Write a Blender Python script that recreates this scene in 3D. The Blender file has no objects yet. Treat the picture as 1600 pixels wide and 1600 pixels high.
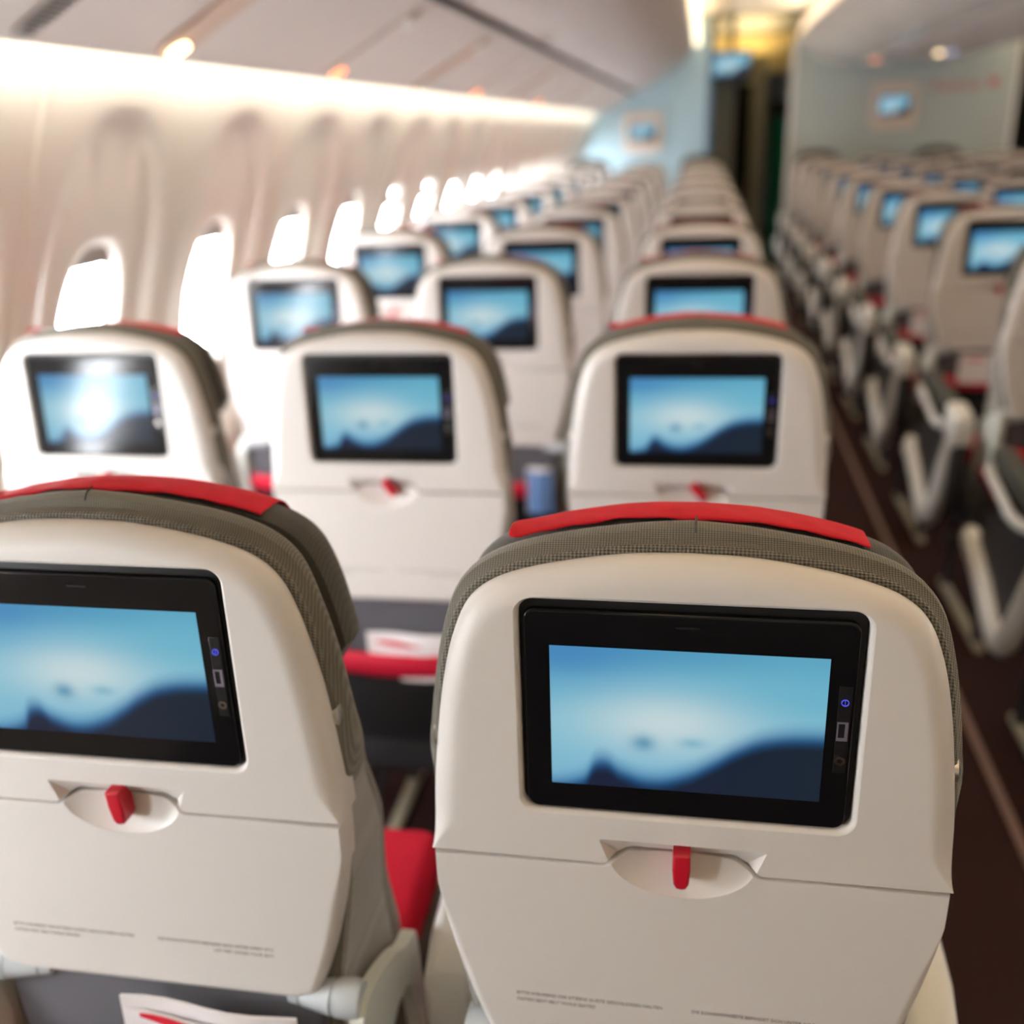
import bpy, bmesh, math, random
from mathutils import Vector, Matrix
random.seed(7)
S = bpy.context.scene
C = bpy.context.collection

# ------------------------------------------------------------------ camera
cam_d = bpy.data.cameras.new('camera'); cam = bpy.data.objects.new('camera', cam_d); C.objects.link(cam)
S.camera = cam
cam.matrix_world = Matrix(((0.98288496, -0.03011795, 0.18174173, -0.0018),
                           (0.18022757, 0.36149259, -0.91479021, -0.5656),
                           (-0.03814668, 0.93188841, 0.36073372, 1.3793),
                           (0, 0, 0, 1)))
cam_d.sensor_width = 36; cam_d.lens = 1520.9 / 1600 * 36
cam_d.clip_start = 0.02; cam_d.clip_end = 200
cam_d.dof.use_dof = True; cam_d.dof.focus_distance = 0.645; cam_d.dof.aperture_fstop = 2.9
# ------------------------------------------------------------------ world, lights, exposure
W = bpy.data.worlds.new('sky'); S.world = W; W.use_nodes = True
wn = W.node_tree.nodes; wl = W.node_tree.links
wn['Background'].inputs[0].default_value = (0.93, 0.96, 1.0, 1)
wn['Background'].inputs[1].default_value = 56.0
S.view_settings.view_transform = 'Standard'; S.view_settings.look = 'None'
S.view_settings.gamma = 1; S.view_settings.use_curve_mapping = False
S.view_settings.exposure = 0.0

Y0, Y1 = -2.6, 9.5         # cabin section behind the camera .. bulkheads
def area(name, loc, rot, sx, sy, power, col):
    l = bpy.data.lights.new(name, 'AREA'); l.shape = 'RECTANGLE'; l.size = sx; l.size_y = sy
    l.energy = power; l.color = col
    o = bpy.data.objects.new(name, l); o.location = loc; o.rotation_euler = rot; C.objects.link(o); return o
YM = (Y0 + Y1) / 2; YL = Y1 - Y0
WARM = (1.0, 0.76, 0.47); CREAM = (1.0, 0.93, 0.80)
# sidewall cove: behind the lip of the bins, shining onto the top of the wall
area('sidewall_cove_left', (-0.90, YM, 1.665), (0, math.radians(76), 0), 0.07, YL - .1, 88, CREAM)
area('sidewall_cove_right', (4.134, YM, 1.665), (0, math.radians(-76), 0), 0.07, YL - .1, 88, CREAM)
# ceiling coves above both aisles: strips on top of the bins shining up at the ceiling
for nm, x, rr, e in (('left', -.09, 160, 36), ('left_inner', .72, 200, 36), ('right_inner', 2.52, 160, 36), ('right', 3.33, 200, 36)):
    area('ceiling_cove_' + nm, (x, YM, 2.13), (0, math.radians(rr), 0), 0.05, YL - .1, e, WARM)
area('galley_light', (0.45, 11.0, 2.1), (math.radians(180), 0, 0), 0.5, 1.6, 24, (1, .72, .36))
# portal for the daylight coming in through the window row
for nm, x, r in (('left', -1.42, -90), ('right', 4.65, 90)):
    po = area('window_portal_' + nm, (x, YM, 0.98), (0, math.radians(r), 0), 0.7, YL, 0, (1, 1, 1))
    po.data.cycles.is_portal = True

# ------------------------------------------------------------------ materials
def newmat(name):
    m = bpy.data.materials.new(name); m.use_nodes = True
    return m, m.node_tree.nodes, m.node_tree.links, m.node_tree.nodes['Principled BSDF']
def plain(name, col, rough=.5, spec=.5, metal=0, noise=0.0, bump=0, coat=0, nscale=20, emit=None, es=0):
    m, n, l, b = newmat(name)
    b.inputs['Base Color'].default_value = (*col, 1); b.inputs['Roughness'].default_value = rough
    b.inputs['Specular IOR Level'].default_value = spec; b.inputs['Metallic'].default_value = metal
    b.inputs['Coat Weight'].default_value = coat
    if emit: b.inputs['Emission Color'].default_value = (*emit, 1); b.inputs['Emission Strength'].default_value = es
    if noise or bump:
        tc = n.new('ShaderNodeTexCoord'); nt = n.new('ShaderNodeTexNoise'); nt.inputs['Scale'].default_value = nscale
        nt.inputs['Detail'].default_value = 4
        l.new(tc.outputs['Object'], nt.inputs['Vector'])
        if noise:
            mx = n.new('ShaderNodeMix'); mx.data_type = 'RGBA'
            mx.inputs[6].default_value = (*[c * (1 - noise) for c in col], 1); mx.inputs[7].default_value = (*[min(1, c * (1 + noise)) for c in col], 1)
            l.new(nt.outputs['Fac'], mx.inputs[0]); l.new(mx.outputs[2], b.inputs['Base Color'])
        if bump:
            bp = n.new('ShaderNodeBump'); bp.inputs['Strength'].default_value = bump; bp.inputs['Distance'].default_value = .002
            l.new(nt.outputs['Fac'], bp.inputs['Height']); l.new(bp.outputs['Normal'], b.inputs['Normal'])
    return m
def fabric(name, c1, c2, k, bump=.6, dist=.0006):
    m, n, l, b = newmat(name)
    b.inputs['Roughness'].default_value = .9; b.inputs['Specular IOR Level'].default_value = .2
    b.inputs['Sheen Weight'].default_value = .25
    tc = n.new('ShaderNodeTexCoord'); sp = n.new('ShaderNodeSeparateXYZ'); l.new(tc.outputs['Object'], sp.inputs[0])
    def M(op, a, bb=None):
        x = n.new('ShaderNodeMath'); x.operation = op
        for i, v in enumerate((a, bb)):
            if v is None: continue
            if isinstance(v, (int, float)): x.inputs[i].default_value = v
            else: l.new(v, x.inputs[i])
        return x.outputs[0]
    yz = M('ADD', sp.outputs[1], sp.outputs[2])
    a = M('ADD', sp.outputs[0], yz); c = M('SUBTRACT', sp.outputs[0], yz)
    w = M('MULTIPLY', M('SINE', M('MULTIPLY', a, k)), M('SINE', M('MULTIPLY', c, k)))
    f = M('ADD', M('MULTIPLY', w, .5), .5)
    nt = n.new('ShaderNodeTexNoise'); nt.inputs['Scale'].default_value = 14; l.new(tc.outputs['Object'], nt.inputs['Vector'])
    f2 = M('ADD', M('MULTIPLY', f, .8), M('MULTIPLY', nt.outputs['Fac'], .2))
    mx = n.new('ShaderNodeMix'); mx.data_type = 'RGBA'; mx.inputs[6].default_value = (*c1, 1); mx.inputs[7].default_value = (*c2, 1)
    l.new(f2, mx.inputs[0]); l.new(mx.outputs[2], b.inputs['Base Color'])
    bp = n.new('ShaderNodeBump'); bp.inputs['Strength'].default_value = bump; bp.inputs['Distance'].default_value = dist
    l.new(f, bp.inputs['Height']); l.new(bp.outputs['Normal'], b.inputs['Normal'])
    return m
M_shell = plain('cream_plastic', (.685, .65, .618), .42, .4, bump=.05, nscale=300)
M_black = plain('glossy_black', (.006, .006, .007), .13, .3)
M_black2 = plain('satin_black', (.008, .008, .009), .35, .4)
M_gloss = M_black
M_red = plain('red_latch_plastic', (.50, .008, .025), .35, .5)
M_cloth = plain('red_cloth', (.62, .012, .03), .75, .3, noise=.15, bump=.4, nscale=60)
M_redcush = plain('red_seat_fabric', (.52, .01, .03), .85, .2, noise=.15, nscale=80)
M_band = plain('red_band', (.50, .006, .03), .6, .3)
M_fab = fabric('grey_woven_fabric', (.045, .042, .033), (.25, .235, .19), 1600)
M_fabd = fabric('dark_woven_fabric', (.03, .029, .025), (.085, .08, .066), 1600)
M_pip = fabric('dark_piping_fabric', (.012, .012, .010), (.27, .25, .20), 1150, bump=1, dist=.001)
M_wing = fabric('light_grey_side_fabric', (.24, .235, .215), (.42, .40, .37), 1600)
M_panelf = fabric('slate_panel_fabric', (.075, .072, .085), (.12, .115, .13), 1500, bump=.2)
M_mesh = plain('black_mesh_fabric', (.012, .011, .012), .8, .2, bump=.5, nscale=500)
M_white = plain('white_armrest_plastic', (.74, .73, .69), .35, .5)
M_greyp = plain('grey_hinge_plastic', (.50, .54, .56), .4, .5)
M_green = plain('pale_green_grey_plastic', (.64, .67, .62), .4, .5)
M_pad = plain('dark_armrest_pad', (.055, .055, .045), .6, .35)
M_dark = plain('dark_seat_frame', (.03, .028, .03), .5, .4)
M_steel = plain('brushed_steel', (.62, .60, .56), .3, .5, metal=1)
M_beige = plain('beige_track_cover', (.42, .37, .26), .55, .4)
M_carpet = plain('dark_maroon_carpet', (.035, .016, .014), .95, .1, noise=.35, bump=.6, nscale=180)
M_wall = plain('cream_wall_panel', (.87, .825, .74), .5, .3)
M_bin = plain('warm_white_bin_plastic', (.62, .55, .51), .38, .4)
M_binc = plain('glossy_centre_bin_plastic', (.62, .56, .51), .2, .6)
M_psu = plain('service_panel_plastic', (.60, .53, .48), .45, .4)
M_tan = plain('tan_recess_reflection', (.55, .40, .30), .5, .3)  # warm reflection inside the recess, put into the base colour
M_gap = plain('dark_joint', (.05, .045, .04), .8, .1)
M_ceil = plain('warm_ceiling_panel', (.80, .76, .68), .5, .3)
M_blue = plain('pale_blue_bulkhead', (.38, .53, .60), .6, .3, noise=.03, nscale=3)
M_blued = plain('deep_blue_edge', (.07, .16, .27), .5, .3)
M_grey = plain('grey_green_bulkhead', (.40, .45, .43), .6, .3, noise=.03, nscale=3)
M_frame = plain('beige_screen_frame', (.62, .52, .44), .45, .4)
M_ledb = plain('blue_power_light', (.02, .02, .3), .4, emit=(.12, .14, 1), es=.6)
M_usb = plain('usb_metal', (.30, .27, .36), .4, .5, metal=.6)
M_jack = plain('jack_metal', (.45, .42, .38), .25, .5, metal=1)
M_ink = plain('grey_print', (.16, .14, .15), .7, .2)
M_redink = plain('red_print', (.50, .05, .05), .7, .2)
M_paper = plain('white_paper', (.78, .74, .74), .6, .3)
M_lamp = plain('reading_light_lens', (1, .8, .55), .4, emit=(1, .78, .45), es=5)
M_lampo = plain('orange_indicator_lens', (1, .4, .2), .4, emit=(1, .30, .12), es=2.2)
M_cove = plain('cove_light_diffuser', (1, .92, .75), .4, emit=(1, .84, .58), es=2.6)
M_curt = plain('beige_curtain', (.33, .29, .20), .9, .1)
M_curtd = plain('dark_curtain', (.018, .018, .014), .9, .1)
M_curtg = plain('green_cloth', (.008, .10, .05), .9, .1)
M_ochre = plain('ochre_galley_panel', (.62, .50, .22), .6, .3)
M_galley = plain('grey_galley_panel', (.20, .20, .18), .6, .3)
M_mag = plain('blue_magazine_cover', (.15, .28, .55), .4, .4)
M_slat = plain('grey_slat', (.25, .23, .21), .6, .2)
M_vent = plain('grey_vent', (.42, .39, .36), .6, .3)

def glassmat():
    m, n, l, b = newmat('window_glass'); n.remove(b)
    t = n.new('ShaderNodeBsdfTransparent'); g = n.new('ShaderNodeBsdfGlossy'); g.inputs['Roughness'].default_value = .03
    mx = n.new('ShaderNodeMixShader'); mx.inputs[0].default_value = .07
    l.new(t.outputs[0], mx.inputs[1]); l.new(g.outputs[0], mx.inputs[2])
    l.new(mx.outputs[0], n['Material Output'].inputs[0]); return m
M_glass = glassmat()

def screenmat(name='mountain_picture', strength=1.0):
    m, n, l, b = newmat(name)
    b.inputs['Base Color'].default_value = (.004, .004, .005, 1); b.inputs['Roughness'].default_value = .16; b.inputs['Specular IOR Level'].default_value = .24
    uv = n.new('ShaderNodeUVMap'); sp = n.new('ShaderNodeSeparateXYZ'); l.new(uv.outputs[0], sp.inputs[0])
    def Mt(op, a, bb=None, clamp=False):
        x = n.new('ShaderNodeMath'); x.operation = op; x.use_clamp = clamp
        for i, v in enumerate((a, bb)):
            if v is None: continue
            if isinstance(v, (int, float)): x.inputs[i].default_value = v
            else: l.new(v, x.inputs[i])
        return x.outputs[0]
    def curve(src, pts):
        fc = n.new('ShaderNodeFloatCurve'); c = fc.mapping.curves[0]
        c.points[0].location = pts[0]; c.points[-1].location = pts[-1]
        for p in pts[1:-1]: c.points.new(*p)
        fc.mapping.update(); l.new(src, fc.inputs[1]); return fc.outputs[0]
    def ramp(src, st):
        r = n.new('ShaderNodeValToRGB'); r.color_ramp.interpolation = 'EASE'
        r.color_ramp.elements[0].position = st[0][0]; r.color_ramp.elements[0].color = (*st[0][1], 1)
        r.color_ramp.elements[1].position = st[-1][0]; r.color_ramp.elements[1].color = (*st[-1][1], 1)
        for p, c in st[1:-1]:
            e = r.color_ramp.elements.new(p); e.color = (*c, 1)
        l.new(src, r.inputs[0]); return r.outputs[0]
    def mix(f, a, c):
        mx = n.new('ShaderNodeMix'); mx.data_type = 'RGBA'
        l.new(f, mx.inputs[0]) if not isinstance(f, (int, float)) else None
        for i, v in ((6, a), (7, c)):
            if isinstance(v, tuple): mx.inputs[i].default_value = (*v, 1)
            else: l.new(v, mx.inputs[i])
        return mx.outputs[2]
    u, v = sp.outputs[0], sp.outputs[1]
    def blob(cx, cy, rx, ry, pw=1.0):
        dx = Mt('DIVIDE', Mt('SUBTRACT', u, cx), rx); dy = Mt('DIVIDE', Mt('SUBTRACT', v, cy), ry)
        r2 = Mt('ADD', Mt('MULTIPLY', dx, dx), Mt('MULTIPLY', dy, dy))
        return Mt('POWER', 2.718, Mt('MULTIPLY', r2, -1.0 * pw))
    sky = ramp(v, [(0, (.24, .55, .74)), (.45, (.28, .61, .76)), (.75, (.19, .53, .71)), (1, (.10, .38, .60))])
    sky = mix(Mt('MULTIPLY', blob(.93, .85, .3, .3), .6), sky, (.17, .52, .68))
    sky = mix(Mt('MULTIPLY', blob(.05, .95, .3, .2), .8), sky, (.07, .27, .58))
    col = mix(Mt('MULTIPLY', blob(.43, .49, .29, .21), .88, True), sky, (.70, .83, .84))
    col = mix(Mt('MULTIPLY', blob(.35, .34, .045, .06), .75), col, (.06, .28, .48))
    col = mix(Mt('MULTIPLY', blob(.53, .36, .05, .04), .6), col, (.14, .45, .62))
    # slope of the dark mountain, height of its edge over u
    h = curve(u, [(0, .02), (.12, .08), (.19, .22), (.27, .15), (.38, .10), (.50, .15), (.60, .25), (.70, .37), (.80, .45), (1, .49)])
    d = Mt('SUBTRACT', v, h)
    halo = ramp(Mt('ADD', Mt('MULTIPLY', d, 3.4), .5), [(.15, (1, 1, 1)), (.85, (0, 0, 0))])
    col = mix(halo, col, (.015, .14, .38))
    dark = ramp(Mt('ADD', Mt('MULTIPLY', d, 4.5), .7), [(.1, (1, 1, 1)), (.75, (0, 0, 0))])
    col = mix(dark, col, mix(u, (.012, .018, .05), (.012, .022, .038)))
    l.new(col, b.inputs['Emission Color']); b.inputs['Emission Strength'].default_value = strength
    return m
M_screen = screenmat('mountain_picture', .82)

# ------------------------------------------------------------------ mesh helpers
def finish(name, bm, mat, parent=None, smooth=35, link=True):
    bmesh.ops.recalc_face_normals(bm, faces=bm.faces)
    me = bpy.data.meshes.new(name); bm.to_mesh(me); bm.free()
    return finish_me(name, me, mat, parent, smooth, link)
def finish_me(name, me, mat, parent=None, smooth=35, link=True):
    if smooth:
        me.shade_smooth(); me.set_sharp_from_angle(angle=math.radians(smooth))
    me.materials.clear(); me.materials.append(mat)
    o = bpy.data.objects.new(name, me)
    if link: C.objects.link(o)
    if parent: o.parent = parent
    return o
def box(bm, x0, x1, y0, y1, z0, z1, bev=0, seg=2):
    r = bmesh.ops.create_cube(bm, size=1)
    for v in r['verts']:
        v.co = Vector(((x0 + x1) / 2 + v.co.x * (x1 - x0), (y0 + y1) / 2 + v.co.y * (y1 - y0), (z0 + z1) / 2 + v.co.z * (z1 - z0)))
    if bev:
        es = list({e for v in r['verts'] for e in v.link_edges})
        bmesh.ops.bevel(bm, geom=es, offset=bev, segments=seg, affect='EDGES', profile=.5)
def loft(bm, rings, cap0=True, cap1=True, closed=True):
    vr = [[bm.verts.new(p) for p in r] for r in rings]
    n = len(vr[0])
    for a, b in zip(vr, vr[1:]):
        for i in range(n if closed else n - 1):
            j = (i + 1) % n
            try: bm.faces.new((a[i], a[j], b[j], b[i]))
            except ValueError: pass
    if cap0: bm.faces.new(vr[0][::-1])
    if cap1: bm.faces.new(vr[-1])
    return vr
def tube(bm, pts, r, n=10, sx=1.0, cap=True, upv=None):
    pts = [Vector(p) for p in pts]; rings = []
    rr = r if isinstance(r, (list, tuple)) else [r] * len(pts)
    for i, p in enumerate(pts):
        t = (pts[min(i + 1, len(pts) - 1)] - pts[max(i - 1, 0)]).normalized()
        up = Vector(upv) if upv else (Vector((1, 0, 0)) if abs(t.x) < .9 else Vector((0, 0, 1)))
        a = (up - t * up.dot(t)).normalized(); b = t.cross(a)
        rings.append([p + (a * math.cos(q) * sx + b * math.sin(q)) * rr[i] for q in (2 * math.pi * k / n for k in range(n))])
    loft(bm, rings, cap, cap)
def rrect(u0, u1, v0, v1, r, n=6):
    pts = []
    for cx, cy, a0 in ((u1 - r, v1 - r, 0), (u0 + r, v1 - r, 90), (u0 + r, v0 + r, 180), (u1 - r, v0 + r, 270)):
        for k in range(n + 1):
            a = math.radians(a0 + 90 * k / n); pts.append((cx + r * math.cos(a), cy + r * math.sin(a)))
    return pts
def inset(pts, d, w=None):
    n = len(pts); out = []
    for i, (x, y) in enumerate(pts):
        x0, y0 = pts[i - 1]; x1, y1 = pts[(i + 1) % n]
        e0 = Vector((x - x0, y - y0)); e1 = Vector((x1 - x, y1 - y))
        if e0.length < 1e-9 or e1.length < 1e-9: out.append((x, y)); continue
        e0.normalize(); e1.normalize()
        n0 = Vector((-e0.y, e0.x)); n1 = Vector((-e1.y, e1.x)); m = n0 + n1
        if m.length < 1e-6: out.append((x, y)); continue
        m.normalize(); k = 1 / max(.5, m.dot(n0))
        ww = w[i] if w else 1
        out.append((x + m.x * d * k * ww, y + m.y * d * k * ww))
    return out
def ring3(pts, d): return [Vector((u, d, v)) for u, v in pts]
def plate(bm, pts, d0, D, fw=.003, fd=.003, seg=4, w=None, hold=.0008, back=True):
    """solid from an outline (u, v) CCW; face at depth d0, body to depth D"""
    rings = [ring3(inset(pts, fw + hold, w), d0)]
    for k in range(seg + 1):
        a = math.pi / 2 * k / seg
        rings.append(ring3(inset(pts, fw * (1 - math.sin(a)), w), d0 + fd * (1 - math.cos(a))))
    rings.append(ring3(pts, D))
    loft(bm, rings, True, back)
def catmull(P, per=6):
    out = []
    for i in range(len(P) - 1):
        p0 = P[max(i - 1, 0)]; p1 = P[i]; p2 = P[i + 1]; p3 = P[min(i + 2, len(P) - 1)]
        for k in range(per):
            t = k / per
            out.append(tuple(.5 * (2 * b + (c - a) * t + (2 * a - 5 * b + 4 * c - d) * t * t + (3 * b - a - 3 * c + d) * t ** 3)
                             for a, b, c, d in zip(p0, p1, p2, p3)))
    out.append(P[-1]); return out
def boolean(base_bm, cutters):
    me = bpy.data.meshes.new('tmp'); bmesh.ops.recalc_face_normals(base_bm, faces=base_bm.faces); base_bm.to_mesh(me); base_bm.free()
    o = bpy.data.objects.new('tmp', me); C.objects.link(o); cs = []
    for cb in cutters:
        bmesh.ops.recalc_face_normals(cb, faces=cb.faces)
        m2 = bpy.data.meshes.new('cut'); cb.to_mesh(m2); cb.free()
        c = bpy.data.objects.new('cut', m2); C.objects.link(c); cs.append(c)
        md = o.modifiers.new('b', 'BOOLEAN'); md.operation = 'DIFFERENCE'; md.solver = 'EXACT'; md.object = c
    bpy.context.view_layer.update()
    dg = bpy.context.evaluated_depsgraph_get(); res = bpy.data.meshes.new_from_object(o.evaluated_get(dg))
    for q in [o] + cs:
        m = q.data; bpy.data.objects.remove(q); bpy.data.meshes.remove(m)
    return res
def text_bm(body, size, align='LEFT'):
    cu = bpy.data.curves.new('t', 'FONT'); cu.body = body; cu.size = size; cu.align_x = align; cu.extrude = 0.00015
    cu.resolution_u = 2
    o = bpy.data.objects.new('t', cu); C.objects.link(o); bpy.context.view_layer.update()
    me = bpy.data.meshes.new_from_object(o.evaluated_get(bpy.context.evaluated_depsgraph_get()))
    bpy.data.objects.remove(o); bpy.data.curves.remove(cu)
    bm = bmesh.new(); bm.from_mesh(me); bpy.data.meshes.remove(me)
    # text lies in XY facing +Z: stand it up facing -Y
    for v in bm.verts: v.co = Vector((v.co.x, -v.co.z, v.co.y))
    return bm
def tag(o, label=None, cat=None, group=None, kind=None):
    if label: o['label'] = label
    if cat: o['category'] = cat
    if group: o['group'] = group
    if kind: o['kind'] = kind
    return o
def empty(name, loc=(0, 0, 0)):
    o = bpy.data.objects.new(name, None); o.empty_display_size = .05; o.location = loc; C.objects.link(o); return o
def copy_tree(o, parent=None):
    c = o.copy(); C.objects.link(c); c.parent = parent
    for ch in KIDS.get(o.name, []):
        d = copy_tree(ch, c); KIDS.setdefault(c.name, []).append(d)
    return c
KIDS = {}
def index_kids():
    KIDS.clear()
    for o in bpy.data.objects:
        if o.parent: KIDS.setdefault(o.parent.name, []).append(o)

# ------------------------------------------------------------------ room shell
PROF = [(-1.27, 0.0), (-1.31, .35), (-1.29, .72), (-1.245, .98), (-1.20, 1.12), (-1.145, 1.26), (-1.085, 1.42), (-1.035, 1.535), (-.995, 1.63), (-.96, 1.72)]
PC = catmull([Vector(p) for p in PROF], 6) if False else [Vector((a, b)) for a, b in catmull(PROF, 6)]
def prof_at(z):
    for a, b in zip(PC, PC[1:]):
        if a.y <= z <= b.y:
            t = (z - a.y) / (b.y - a.y); p = a.lerp(b, t); d = (b - a).normalized(); return p, Vector((-d.y, d.x))
    return PC[-1], Vector((-1, 0))
WP = .53; WIN0 = 1.27            # window pitch and centre of the first fully visible window
OPZ, OPW, OPH = .985, .100, .205  # opening centre and half sizes
RCZ, RCW, RCH = 1.03, .214, .425
def supe(a, cx, cz, w, h, p=2.6):
    c, s = math.cos(a), math.sin(a)
    return (cx + w * math.copysign(abs(c) ** (2 / p), c), cz + h * math.copysign(abs(s) ** (2 / p), s))
def wall_mesh(name, mirror):
    bm = bmesh.new(); N = 72
    def P(y, z, d):
        if d > .02: y = y + .018 * min(1, (d - .02) / .01)
        p, nrm = prof_at(z); x = p.x + nrm.x * d; zz = p.y + nrm.y * d
        if mirror: x = 2 * 1.617 - x
        return Vector((x, y, zz))
    k0 = math.floor((Y0 - WIN0) / WP) ; k1 = math.ceil((Y1 - WIN0) / WP)
    zb, zt = .40, 1.50
    for k in range(k0, k1 + 1):
        yc = WIN0 + k * WP; rings = []
        A = [2 * math.pi * i / N for i in range(N)]
        def rectp(a):
            c, s = math.cos(a), math.sin(a); m = max(abs(c) , abs(s)); return (c / m, s / m)
        spec = [(OPW - .004, OPH - .004, OPZ, .046), (OPW, OPH, OPZ, .038), (OPW + .008, OPH + .008, OPZ, .030), (OPW + .022, OPH + .022, OPZ, .027)]
        for w, h, cz, d in spec: rings.append([P(*supe(a, yc, cz, w, h), d) for a in A])
        for t, d in ((.35, .024), (.8, .021)):
            w = OPW + .02 + (RCW - .02 - OPW) * t; h = OPH + .02 + (RCH - .03 - OPH) * t; cz = OPZ + (RCZ - OPZ) * t
            rings.append([P(*supe(a, yc, cz, w, h), d) for a in A])
        for g, d in ((-.050, .0185), (-.034, .0160), (-.018, .0095), (-.004, .0025), (.006, 0)):
            rings.append([P(*supe(a, yc, RCZ, RCW + g, RCH + g), d) for a in A])
        last = []
        for a in A:
            rx, rz = rectp(a); y = yc + rx * WP / 2; z = (zb + zt) / 2 + rz * (zt - zb) / 2
            last.append(P(y, z, 0))
        rings.append(last); loft(bm, rings, False, False)
        # strips above and below the window cell
        for za, zc, st in ((0.0, zb, 4), (zt, 1.69, 8)):
            for q in range(st):
                z0 = za + (zc - za) * q / st; z1 = za + (zc - za) * (q + 1) / st
                bm.faces.new([bm.verts.new(P(yy, z_, 0)) for yy, z_ in ((yc - WP / 2, z0), (yc + WP / 2, z0), (yc + WP / 2, z1), (yc - WP / 2, z1))])
    o = finish(name, bm, M_wall, smooth=40); tag(o, kind='structure')
    # joint covers every second window
    bm = bmesh.new()
    for k in range(k0, k1 + 1):
        if (k % 2) == 0:
            y = WIN0 + (k - .5) * WP
            for dd, e in ((.012, .004), (0, 0)):
                pass
            zs = [.05 + (1.64 - .05) * i / 24 for i in range(25)]
            loft(bm, [[P(y - .014, z, .004), P(y - .009, z, -.006), P(y + .009, z, -.006), P(y + .014, z, .004)] for z in zs], True, True, closed=True)
    j = finish('trim_1' if not mirror else 'trim_2', bm, M_wall, smooth=30); tag(j, kind='structure')
    return k0, k1, P
k0, k1, PL = wall_mesh('wall_left', False)
_, _, PR = wall_mesh('wall_right', True)
wi = 0
shade_open = {0: .02, 1: .0}
for P, side, ks in ((PL, 'left', range(k0, k1 + 1)), (PR, 'right', range(k0, k1 + 1))):
    for k in ks:
        wi += 1; yc = WIN0 + k * WP; N = 40
        A = [2 * math.pi * i / N for i in range(N)]
        bm = bmesh.new()
        loft(bm, [[P(*supe(a, yc, OPZ, OPW + g, OPH + g), d) for a in A] for g, d in ((-.004, .046), (-.012, .047), (-.014, .052), (.004, .056), (.004, .046))], False, False)
        fr = finish('window_%d' % wi, bm, M_wall); tag(fr, kind='structure')
        bm = bmesh.new(); bm.faces.new([bm.verts.new(P(*supe(a, yc, OPZ, OPW - .01, OPH - .01), .054)) for a in A])
        g = finish('pane', bm, M_glass, fr, smooth=0)
        # pulled-up shade with its grip
        low = random.choice([.0, .0, .015, .03]) if k not in (0,) else .0
        bm = bmesh.new(); zt = OPZ + OPH - .02 - low
        loft(bm, [[P(yc - OPW * .80, zt - .024, .040), P(yc + OPW * .80, zt - .024, .040), P(yc + OPW * .74, zt + .012, .040), P(yc - OPW * .74, zt + .012, .040)],
                  [P(yc - OPW * .80, zt - .024, .052), P(yc + OPW * .80, zt - .024, .052), P(yc + OPW * .74, zt + .012, .052), P(yc - OPW * .74, zt + .012, .052)]])
        s = finish('shade', bm, M_vent, fr, smooth=0)
        if yc < -.9 or (side == 'right' and k % 3):      # unseen blinds, added to cut the daylight on the seats
            bm = bmesh.new(); loft(bm, [[P(*supe(a, yc, OPZ, OPW - .004, OPH - .004), d) for a in A] for d in (.0470, .0495)])
            finish('added_light_blind', bm, M_wall, fr, smooth=0)
bm = bmesh.new(); box(bm, -1.4, 4.65, Y0, 14.2, -.06, 0); o = finish('floor', bm, M_carpet, smooth=0); tag(o, kind='structure')
bm = bmesh.new(); box(bm, -1.05, 4.285, Y0, Y1 + .06, 2.34, 2.40); o = finish('ceiling', bm, M_ceil, smooth=0); tag(o, kind='structure')
bm = bmesh.new(); box(bm, -1.45, 4.7, Y0 - .06, Y0, 0, 2.4); o = finish('wall_back', bm, M_ceil, smooth=0); tag(o, kind='structure')
bm = bmesh.new(); box(bm, -1.45, 4.7, 14.2, 14.26, 0, 2.4); o = finish('wall_front', bm, M_galley, smooth=0); tag(o, kind='structure')
for nm, b in (('wall_left_galley', (-1.46, -1.40, Y1 + .06, 14.2, 0, 2.34)), ('wall_right_galley', (4.66, 4.72, Y1 + .06, 14.2, 0, 2.34)),
              ('wall_left_upper', (-1.04, -1.0, Y0, 14.2, 1.73, 2.34)), ('wall_right_upper', (4.234, 4.274, Y0, 14.2, 1.73, 2.34)),
              ('ceiling_galley', (-1.46, 4.72, Y1 + .06, 14.2, 2.345, 2.41))):
    bm = bmesh.new(); box(bm, *b); o = finish(nm, bm, M_galley if 'galley' in nm else M_ceil, smooth=0); tag(o, kind='structure')
# light coloured floor strip along the aisle
bm = bmesh.new(); box(bm, .665, .685, Y0, 9.4, 0, .004, .001); o = finish('floor_strip', bm, plain('pinkish_floor_strip', (.24, .14, .11), .6), smooth=0)
tag(o, 'thin pinkish strip running along the dark aisle carpet', 'floor strip')

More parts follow.
